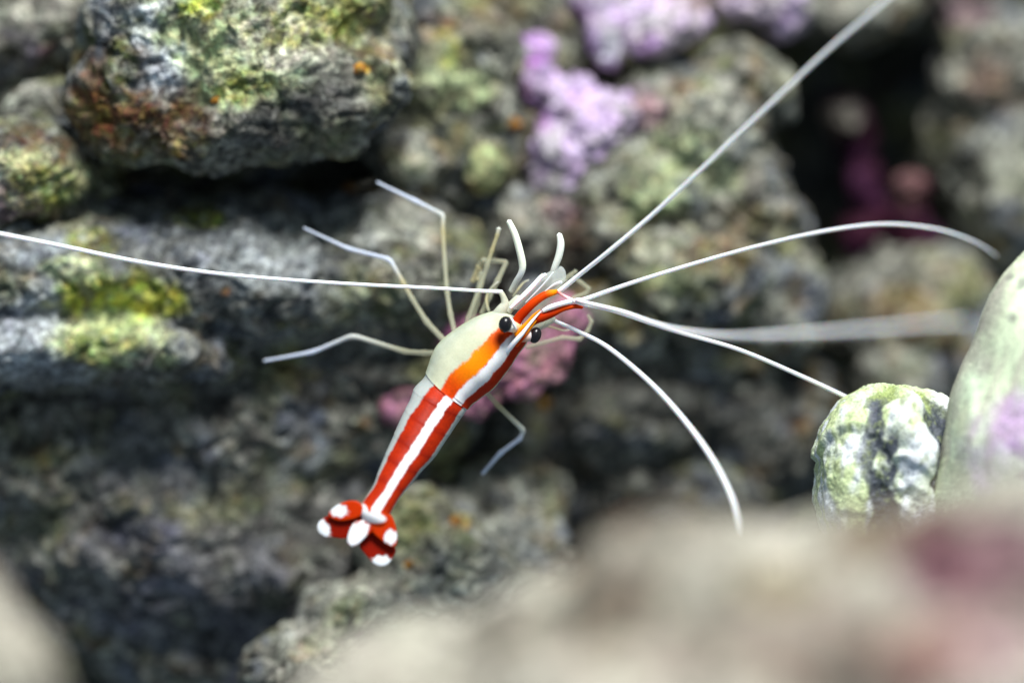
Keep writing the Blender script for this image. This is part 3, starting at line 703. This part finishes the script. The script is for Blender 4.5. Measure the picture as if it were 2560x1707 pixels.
# ---- tubes for legs, feelers and antennae
def tube(name, pts, mat, parent, cols, n=10, per=10, smooth=True, wob=0.0):
    """pts: (photo x, photo y, depth cm, radius in photo pixels at the focus plane); cols: one rgba per point"""
    p = np.array([np.append(at(a[0], a[1], a[2]), a[3] * (1.05 if 'antenna' == name else 1.15 if 'foreleg' in name else 0.95 if name == 'leg' else 1.0) / 200.0) for a in pts])
    c = np.array([list(q) + [1.0] * (4 - len(q)) for q in cols], float)
    if smooth:
        pc = catmull(p, per)
    else:                                              # jointed: straight pieces with a small rounded knee and a swelling at the joint
        res = []
        for i in range(len(p) - 1):
            for k in range(per):
                t = k / per
                q = p[i] * (1 - t) + p[i + 1] * t
                q[3] *= 1 + 0.22 * (math.exp(-(t * 9) ** 2) + math.exp(-((1 - t) * 9) ** 2)) - 0.06
                res.append(q)
        res.append(p[-1]); pc = np.array(res)
        k = pc.copy()
        for _ in range(2):
            k[1:-1, :3] = 0.25 * k[:-2, :3] + 0.5 * k[1:-1, :3] + 0.25 * k[2:, :3]
        pc = k
    tt = np.linspace(0, len(p) - 1, len(pc))
    cc = np.stack([np.interp(tt, np.arange(len(p)), c[:, k]) for k in range(4)], 1)
    X = pc[:, :3]; r = np.clip(pc[:, 3], 0.002, None)
    T = np.gradient(X, axis=0); T /= np.linalg.norm(T, axis=1)[:, None] + 1e-9
    ref = np.array([0.0, -1.0, 0.02])
    vs = []; vc = []
    N0 = np.cross(T[0], ref); N0 /= np.linalg.norm(N0)
    for i in range(len(X)):
        N0 = N0 - T[i] * np.dot(N0, T[i]); N0 /= np.linalg.norm(N0)
        B0 = np.cross(T[i], N0)
        for a in range(n):
            th = 2 * math.pi * a / n
            vs.append(X[i] + (N0 * math.cos(th) + B0 * math.sin(th)) * r[i]); vc.append(cc[i])
    m = len(X)
    f = [(i*n+a, i*n+(a+1) % n, (i+1)*n+(a+1) % n, (i+1)*n+a) for i in range(m-1) for a in range(n)]
    vs.append(X[0] - T[0] * r[0] * 0.7); vc.append(cc[0]); vs.append(X[-1] + T[-1] * r[-1] * 0.7); vc.append(cc[-1])
    f += [(m*n, (a+1) % n, a) for a in range(n)] + [(m*n+1, (m-1)*n+a, (m-1)*n+(a+1) % n) for a in range(n)]
    return link_mesh(name, vs, f, mat, parent, cols=vc)

W_ = (0.93, 0.94, 0.96); WB = (0.68, 0.74, 0.86, 0.8); OL = (0.48, 0.48, 0.34, 0.42); OLG = (0.54, 0.48, 0.26, 0.50); PK_ = (0.85, 0.62, 0.66)

def ov(lst): return [(a * 1.08844, b * 1.08844, c, d) for a, b, c, d in lst]
# six long white antennae
tube('antenna', [(1255,731,-0.1,5.5),(1245,729,-0.1,5)] + ov([(1100,668,-0.15,4.3),(1000,662,-0.2,4.3),(800,652,-0.3,4.5),(600,638,-0.4,4.6),(450,622,-0.5,4.8),(300,598,-0.6,5.0),(150,567,-0.75,5.2),(0,537,-0.9,5.4),(-120,512,-1.0,5.4)]),
     M_WHITE, shrimp, [W_]*11, per=14)['label'] = 'long antenna reaching to the left edge'
tube('antenna', [(1394,732,-0.25,6.5)] + ov([(1330,632,-0.4,5.4),(1400,576,-0.7,5.2),(1500,492,-1.0,5.2),(1600,400,-1.4,5.2),(1700,305,-1.8,5.2),(1800,211,-2.2,5.0),(1900,117,-2.6,4.8),(2030,6,-3.1,4.4),(2080,-40,-3.3,4.2)]),
     M_WHITE, shrimp, [W_]*10, per=14)['label'] = 'long antenna rising to the top right'
tube('antenna', [(1448,752,-0.3,7)] + ov([(1350,685,-0.3,5.8),(1450,650,-0.4,5.0),(1600,604,-0.5,4.8),(1750,563,-0.8,4.6),(1900,530,-1.2,4.4),(2030,515,-1.6,3.6),(2150,526,-2.0,2.8),(2240,556,-2.3,1.8),(2290,588,-2.6,0.8)]),
     M_WHITE, shrimp, [W_]*10, per=14)['label'] = 'long antenna arching to the right'
tube('antenna', [(1392,729,-0.32,3),(1422,746,-0.35,4),(1457,760,-0.4,5)] + ov([(1400,711,-0.4,5.2),(1500,744,-0.35,5.2),(1570,766,-0.3,5.2),(1700,804,-0.1,5.2),(1850,868,0.2,5.2),(1960,920,0.4,5.2),(2040,960,0.6,5)]),
     M_WHITE, shrimp, [ORED, PK_] + [W_]*8, per=12)['label'] = 'antenna ending behind the ribbed shell'
tube('antenna', [(1440,750,-0.42,4),(1470,758,-0.5,5)] + ov([(1430,716,-0.8,5.4),(1500,741,-1.3,5.6),(1560,757,-1.9,5.8),(1650,770,-2.8,6.2),(1750,771,-3.8,6.4),(1900,763,-4.8,6.4),(2050,752,-5.6,5.6),(2220,738,-6.4,4.4)]),
     M_WHITE, shrimp, [PK_] + [W_]*9, per=12)['label'] = 'blurred antenna coming towards the lens at right'
tube('antenna', [(1381,798,0.0,6.5),(1392,804,-0.05,4.6)] + ov([(1330,762,-0.2,5.2),(1400,800,-0.5,5.6),(1500,885,-0.9,6.0),(1580,975,-1.3,6.2),(1640,1060,-1.7,6.2),(1680,1140,-2.0,6.0),(1697,1200,-2.3,5.6),(1702,1250,-2.6,5)]),
     M_WHITE, shrimp, [(0.72,0.74,0.6)] + [W_]*9, per=12)['label'] = 'antenna drooping to the lower right'

# red stalks that carry the feelers
tube('antennule_stalk', [(1288,810,-0.28,12),(1299,792,-0.31,12),(1318,772,-0.34,11),(1340,752,-0.34,10.5),(1362,738,-0.33,9.5),(1380,732,-0.32,8),(1393,729,-0.30,5.5)],
     M_BODY, shrimp, [ORED, RED*1.2, RED*1.3, ORED, ORED*1.05, ORANGE, ORANGE], n=20)
tube('antennule_stalk', [(1316,822,-0.25,6),(1334,802,-0.30,11),(1356,793,-0.32,11),(1380,784,-0.33,9.5),(1408,772,-0.33,7),(1436,766,-0.33,6),(1456,768,-0.33,4.5)],
     M_BODY, shrimp, [ORED, RED*1.1, RED*1.2, RED*1.1, ORED, ORED, ORED], n=20)
tube('white_ridge', [(1358,777,-0.36,5),(1376,768,-0.38,6.5),(1400,760,-0.38,6),(1425,754,-0.36,6),(1450,750,-0.33,6)], M_WHITE, shrimp, [W_]*5, n=14)
# rostrum: white spike with orange edges
tube('rostrum', [(1262,884,-0.30,6),(1281,861,-0.38,6.5),(1300,840,-0.42,5.8),(1316,820,-0.41,4.4),(1330,803,-0.40,3.4),(1342,789,-0.38,2.4),(1354,777,-0.36,1.2)], M_WHITE, shrimp, [W_]*6 + [PK_], n=16)
tube('rostrum_edge', [(1290,838,-0.40,6),(1303,822,-0.42,5),(1318,806,-0.40,4),(1334,788,-0.38,3),(1350,775,-0.36,1.5)], M_BODY, shrimp, [ORANGE]*5, n=12)

tube('rostrum_edge', [(1290,864,-0.33,6),(1308,842,-0.37,5),(1322,824,-0.37,4),(1336,806,-0.36,3),(1350,788,-0.34,1.5)], M_BODY, shrimp, [ORED, ORED, ORANGE, ORANGE, ORED], n=12)
# eyes on short stalks
def ellipsoid(name, c, ax, mat, parent, cols=None, nu=40, nv=28):
    u = np.linspace(0, 2*math.pi, nu, endpoint=False); w = np.linspace(-math.pi/2, math.pi/2, nv)
    vs = []; f = []
    for b in w:
        for a in u:
            vs.append(c + ax[0]*math.cos(b)*math.cos(a) + ax[1]*math.cos(b)*math.sin(a) + ax[2]*math.sin(b))
    f = [(j*nu+i, j*nu+(i+1) % nu, (j+1)*nu+(i+1) % nu, (j+1)*nu+i) for j in range(nv-1) for i in range(nu)]
    return link_mesh(name, vs, f, mat, parent, cols=[cols]*len(vs) if cols is not None else None)
def tilt_axes(a, rx, ry, rz):
    ca, sa = math.cos(a), math.sin(a)
    return [np.array([ca, 0, sa]) * rx, np.array([0, -1, 0]) * ry, np.array([-sa, 0, ca]) * rz]
e1 = ellipsoid('eye', at(1263, 811, -0.52), tilt_axes(-0.15, 0.082, 0.085, 0.102), M_EYE, shrimp)
e2 = ellipsoid('eye', at(1338, 838, -0.30), tilt_axes(-0.35, 0.074, 0.08, 0.102), M_EYE, shrimp)
tube('eyestalk', [(1300,826,-0.30,13),(1285,818,-0.40,14),(1272,813,-0.48,16)], M_BODY, e1, [ORANGE*0.9, (0.8,0.55,0.3), (0.85,0.8,0.7)], n=20)
tube('eyestalk', [(1296,846,-0.28,11),(1312,842,-0.29,13),(1328,839,-0.29,15)], M_BODY, e2, [ORED, (0.8,0.45,0.3), (0.82,0.7,0.66)], n=20)
tube('eye_rim', [(1275,792,-0.50,1.5),(1281,800,-0.53,2.5),(1285,812,-0.53,3),(1290,822,-0.49,3)], M_WHITE, e1, [W_]*4, n=10)

# clear antennal scales
def plate(name, outline, y0, thick, mat, parent, colf, dome=0.0, rings=16, tilt=(0, 0)):
    """closed lens-shaped blade over an outline in photo pixels"""
    o = np.array(outline, float)
    for _ in range(3):                                  # round the corners
        q = np.roll(o, -1, 0); o = np.stack([o * 0.75 + q * 0.25, o * 0.25 + q * 0.75], 1).reshape(-1, 2)
    c = o.mean(0); n = len(o)
    if name in ('tail_blade', 'telson'): o = c + (o - c) * 1.07
    vs = []; vc = []
    for side in (-1, 1):
        for k in range(rings + 1):
            t = k / rings
            pp = c + (o - c) * t
            for q in pp:
                d = y0 + tilt[0] * (q[0] - c[0]) / 200 + tilt[1] * (q[1] - c[1]) / 200 + dome * t * t + side * thick * math.sqrt(max(0, 1 - t ** 10)) * 0.5
                vs.append(at(q[0], q[1], d)); vc.append(colf(q, t))
    f = []; R = rings + 1
    for s in (0, 1):
        b = s * R * n
        for k in range(rings):
            for i in range(n):
                q = (b+k*n+i, b+k*n+(i+1) % n, b+(k+1)*n+(i+1) % n, b+(k+1)*n+i)
                f.append(q if s else q[::-1])
    return link_mesh(name, vs, f, mat, parent, cols=vc)
def c11(lst): return [(1120 + u / 4.9, 540 + v / 4.9) for u, v in lst]
plate('antennal_scale', c11([(770,1150),(860,1010),(1000,880),(1120,750),(1200,705),(1290,650),(1380,600),(1440,660),(1450,760),(1410,840),(1300,900),(1200,950),(1050,1040),(900,1140)]),
      -0.22, 0.035, M_LIMB, shrimp, lambda q, t: (0.62, 0.66, 0.62, 0.34 + 0.4 * max(0, t - 0.8)), dome=0.05)
plate('antennal_scale', c11([(1010,1320),(1150,1270),(1300,1210),(1330,1260),(1270,1330),(1150,1400),(1060,1420)]),
      -0.10, 0.035, M_LIMB, shrimp, lambda q, t: (0.60, 0.62, 0.48, 0.45), dome=0.04)
def c1p(lst): return [(1120 + u / 4.9, 540 + v / 4.9, d, r) for u, v, d, r in lst]
tube('scale_rib', c1p([(765,1130,-0.30,4),(860,1040,-0.30,6),(960,945,-0.30,7),(1060,840,-0.30,6.5),(1140,750,-0.30,6),(1200,715,-0.29,4)]), M_WHITE, shrimp, [W_]*6, n=12)
tube('scale_rib', c1p([(950,1060,-0.28,1.5),(1080,930,-0.28,2),(1200,800,-0.28,2),(1290,690,-0.28,2)]), M_LIMB, shrimp, [(0.8,0.83,0.85,0.8)]*4, n=8)
tube('scale_rib', c1p([(1060,1040,-0.28,1.5),(1180,930,-0.28,1.5),(1300,840,-0.28,3),(1390,810,-0.28,4.5)]), M_LIMB, shrimp, [(0.8,0.83,0.85,0.8)]*4, n=8)
# antenna bases
tube('antenna_base', [(1240,794,-0.05,16),(1254,776,-0.10,15),(1262,760,-0.12,11),(1259,744,-0.12,8),(1253,732,-0.1,7)], M_LIMB, shrimp, [(0.62,0.63,0.5,0.9)]*3 + [(0.5,0.5,0.38,0.8)]*2, n=18)
tube('antenna_base', [(1268,776,-0.08,13),(1284,758,-0.10,11),(1296,742,-0.1,8)], M_LIMB, shrimp, [(0.6,0.62,0.5,0.8)]*3, n=16)
tube('antenna_base', [(1326,822,-0.1,13),(1350,810,-0.08,11),(1368,803,-0.05,9),(1382,799,0,7)], M_LIMB, shrimp, [(0.62,0.63,0.48,0.85)]*4, n=18)

# white feeding legs in front
tube('white_foreleg', [(1272,553,-0.3,6),(1287,585,-0.3,7.5),(1299,626,-0.28,8),(1306,660,-0.25,8),(1303,682,-0.22,7),(1289,706,-0.15,6.5),(1277,728,-0.1,6)], M_LIMB, shrimp,
     [(0.90,0.93,0.74)]*4 + [(0.8,0.82,0.78,0.95), (0.62,0.65,0.58,0.75), (0.6,0.62,0.5,0.75)], n=14)
tube('white_foreleg', [(1398,586,-0.25,6),(1402,610,-0.25,8),(1397,640,-0.22,8),(1386,670,-0.18,7),(1376,698,-0.12,6),(1362,722,-0.05,5.5)], M_LIMB, shrimp,
     [(0.90,0.93,0.80)]*3 + [(0.82,0.84,0.74), (0.62,0.65,0.58,0.6), (0.6,0.62,0.5,0.5)], n=14)
# clear legs beside the head
tube('leg', [(1247,572,0.35,6.5),(1243,588,0.35,5.5),(1230,626,0.35,6),(1218,664,0.36,7),(1202,713,0.38,7.5),(1170,797,0.4,7.5),(1160,830,0.4,7)], M_LIMB, shrimp, [(0.7,0.7,0.6,0.85)] + [OLG]*2 + [OL]*4, smooth=False)
tube('leg', [(1181,703,0.7,7),(1198,667,0.65,9),(1209,652,0.6,9),(1236,652,0.55,7),(1266,655,0.5,7),(1244,702,0.45,8),(1222,744,0.4,8),(1204,785,0.4,8)], M_LIMB, shrimp, [OLG]*2 + [OL]*6, smooth=False)
tube('leg', [(1196,700,0.6,9),(1206,680,0.6,9),(1190,760,0.55,10),(1178,800,0.5,9)], M_LIMB, shrimp, [OLG, OL, OL, OL], smooth=False)
tube('leg', [(1440,678,0.4,6),(1412,698,0.4,7),(1380,740,0.35,7)], M_LIMB, shrimp, [OL]*3, smooth=False)
tube('leg', [(1430,692,0.6,5),(1452,706,0.6,6),(1473,722,0.6,6.5),(1464,734,0.6,6),(1438,742,0.6,6),(1390,770,0.5,6)], M_LIMB, shrimp, [OL]*6, smooth=False)
tube('leg', [(1316,868,0.45,6),(1360,856,0.5,6),(1406,843,0.55,6),(1450,848,0.6,6.5),(1470,826,0.6,6),(1479,804,0.6,6),(1470,788,0.6,4)], M_LIMB, shrimp, [OL]*7, smooth=False)
# fine mouthparts under the head
for pts in ([(1282,742,0.1,3),(1296,722,0.15,3.5),(1310,706,0.2,3),(1322,700,0.25,2)], [(1300,745,0.15,3),(1322,722,0.2,3),(1344,700,0.25,2.5),(1356,684,0.3,1.5)],
            [(1345,812,0.1,3),(1380,818,0.2,3),(1410,826,0.3,2.5),(1436,820,0.35,1.5)], [(1222,778,0.2,4),(1216,748,0.3,4),(1226,722,0.35,3),(1246,704,0.4,2)],
            [(1330,742,0.1,2.5),(1356,716,0.2,2.5),(1390,700,0.3,2),(1418,702,0.35,1.2)]):
    tube('mouthpart', pts, M_LIMB, shrimp, [OL, OLG, OL, (0.7, 0.7, 0.6, 0.6)], n=8)
# walking legs
tube('leg', [(943,456,1.3,3),(1040,503,1.15,5.5),(1108,538,1.0,6),(1107,576,0.95,6),(1112,658,0.8,6.5),(1118,733,0.65,7),(1126,785,0.55,7.5),(1140,845,0.45,8)], M_LIMB, shrimp,
     [WB, WB, (0.62,0.64,0.58,0.8), OLG, OL, OL, OL, OL], smooth=False)['label'] = 'leg raised furthest up the rock'
tube('leg', [(760,570,1.2,2.5),(871,622,1.05,5),(975,648,0.9,5.5),(1008,707,0.8,6.5),(1030,746,0.7,7),(1066,804,0.6,8),(1115,856,0.5,9)], M_LIMB, shrimp,
     [WB, WB, WB, OLG, OL, OL, OL], smooth=False)
tube('leg', [(660,902,1.3,3.5),(783,880,1.1,5.5),(881,838,0.9,6.5),(1014,879,0.65,7),(1060,882,0.55,7.5),(1110,882,0.45,8)], M_LIMB, shrimp,
     [WB, WB, (0.62,0.64,0.6,0.8), OL, OL, OL], smooth=False)
tube('leg', [(1180,945,0.2,7),(1216,981,0.3,7),(1241,1009,0.45,7),(1309,1075,0.8,6.5),(1300,1096,0.85,6.5),(1252,1131,1.0,6.5),(1206,1184,1.2,4)], M_LIMB, shrimp,
     [OL, OL, OLG, (0.7,0.71,0.62,0.9), WB, WB, WB], smooth=False)

# ---- tail fan
def ct(lst): return [(780 + u / 7.126, 1200 + v / 7.126) for u, v in lst]
def uv(q): return ((q[0] - 780) * 7.126, (q[1] - 1200) * 7.126)
def spot(q, cx, cy, rx, ry, a=0.0):
    u, v = uv(q); dx, dy = u - cx, v - cy
    x = dx * math.cos(a) + dy * math.sin(a); y = -dx * math.sin(a) + dy * math.cos(a)
    d = math.hypot(x / rx, y / ry)
    d += 0.10 * math.sin(u * 0.045 + v * 0.02) + 0.06 * math.sin(v * 0.09 - u * 0.03)
    t = min(1, max(0, (1.15 - d) / 0.32))
    return t * t * (3 - 2 * t)
def mixr(a, b, t): return tuple(np.asarray(a) * (1 - t) + np.asarray(b) * t)
plate('tail_blade', ct([(900,470),(800,370),(640,370),(460,440),(310,560),(320,650),(480,720),(660,700),(860,640)]), -1.13, 0.02, M_BODY, shrimp,
      lambda q, t: mixr(RED * 1.35, SWHITE, spot(q, 480, 545, 165, 115, 0.1)), tilt=(-0.1, -0.12))
plate('tail_blade', ct([(900,600),(700,610),(340,620),(190,690),(105,800),(140,930),(270,1010),(400,1000),(560,1040),(720,960),(860,760)]), -1.08, 0.02, M_BODY, shrimp,
      lambda q, t: mixr(RED_D * 1.05, SWHITE, spot(q, 195, 850, 190, 108, 1.0)), tilt=(-0.1, -0.12))
plate('tail_blade', ct([(1230,600),(1400,610),(1470,780),(1515,960),(1500,1130),(1440,1180),(1320,1120),(1170,1000),(1060,880)]), -1.14, 0.02, M_BODY, shrimp,
      lambda q, t: mixr(RED * 1.3, SWHITE, spot(q, 1400, 1010, 125, 130)), tilt=(0.12, -0.12))
plate('tail_blade', ct([(1150,800),(1020,940),(890,1070),(860,1190),(960,1300),(1060,1430),(1180,1510),(1320,1500),(1410,1390),(1480,1250),(1440,1160),(1280,1000)]), -1.08, 0.02, M_BODY, shrimp,
      lambda q, t: mixr(RED_D * 1.1, SWHITE, spot(q, 1240, 1450, 190, 115, 0.0)), tilt=(0.1, -0.15))
plate('telson', ct([(1000,740),(850,710),(730,770),(670,900),(630,1080),(690,1170),(810,1150),(920,1030),(1060,920),(1160,820)]), -1.17, 0.03, M_BODY, shrimp,
      lambda q, t: mixr(RED, SWHITE, spot(q, 810, 950, 260, 160, -0.95)), tilt=(0.05, -0.2))
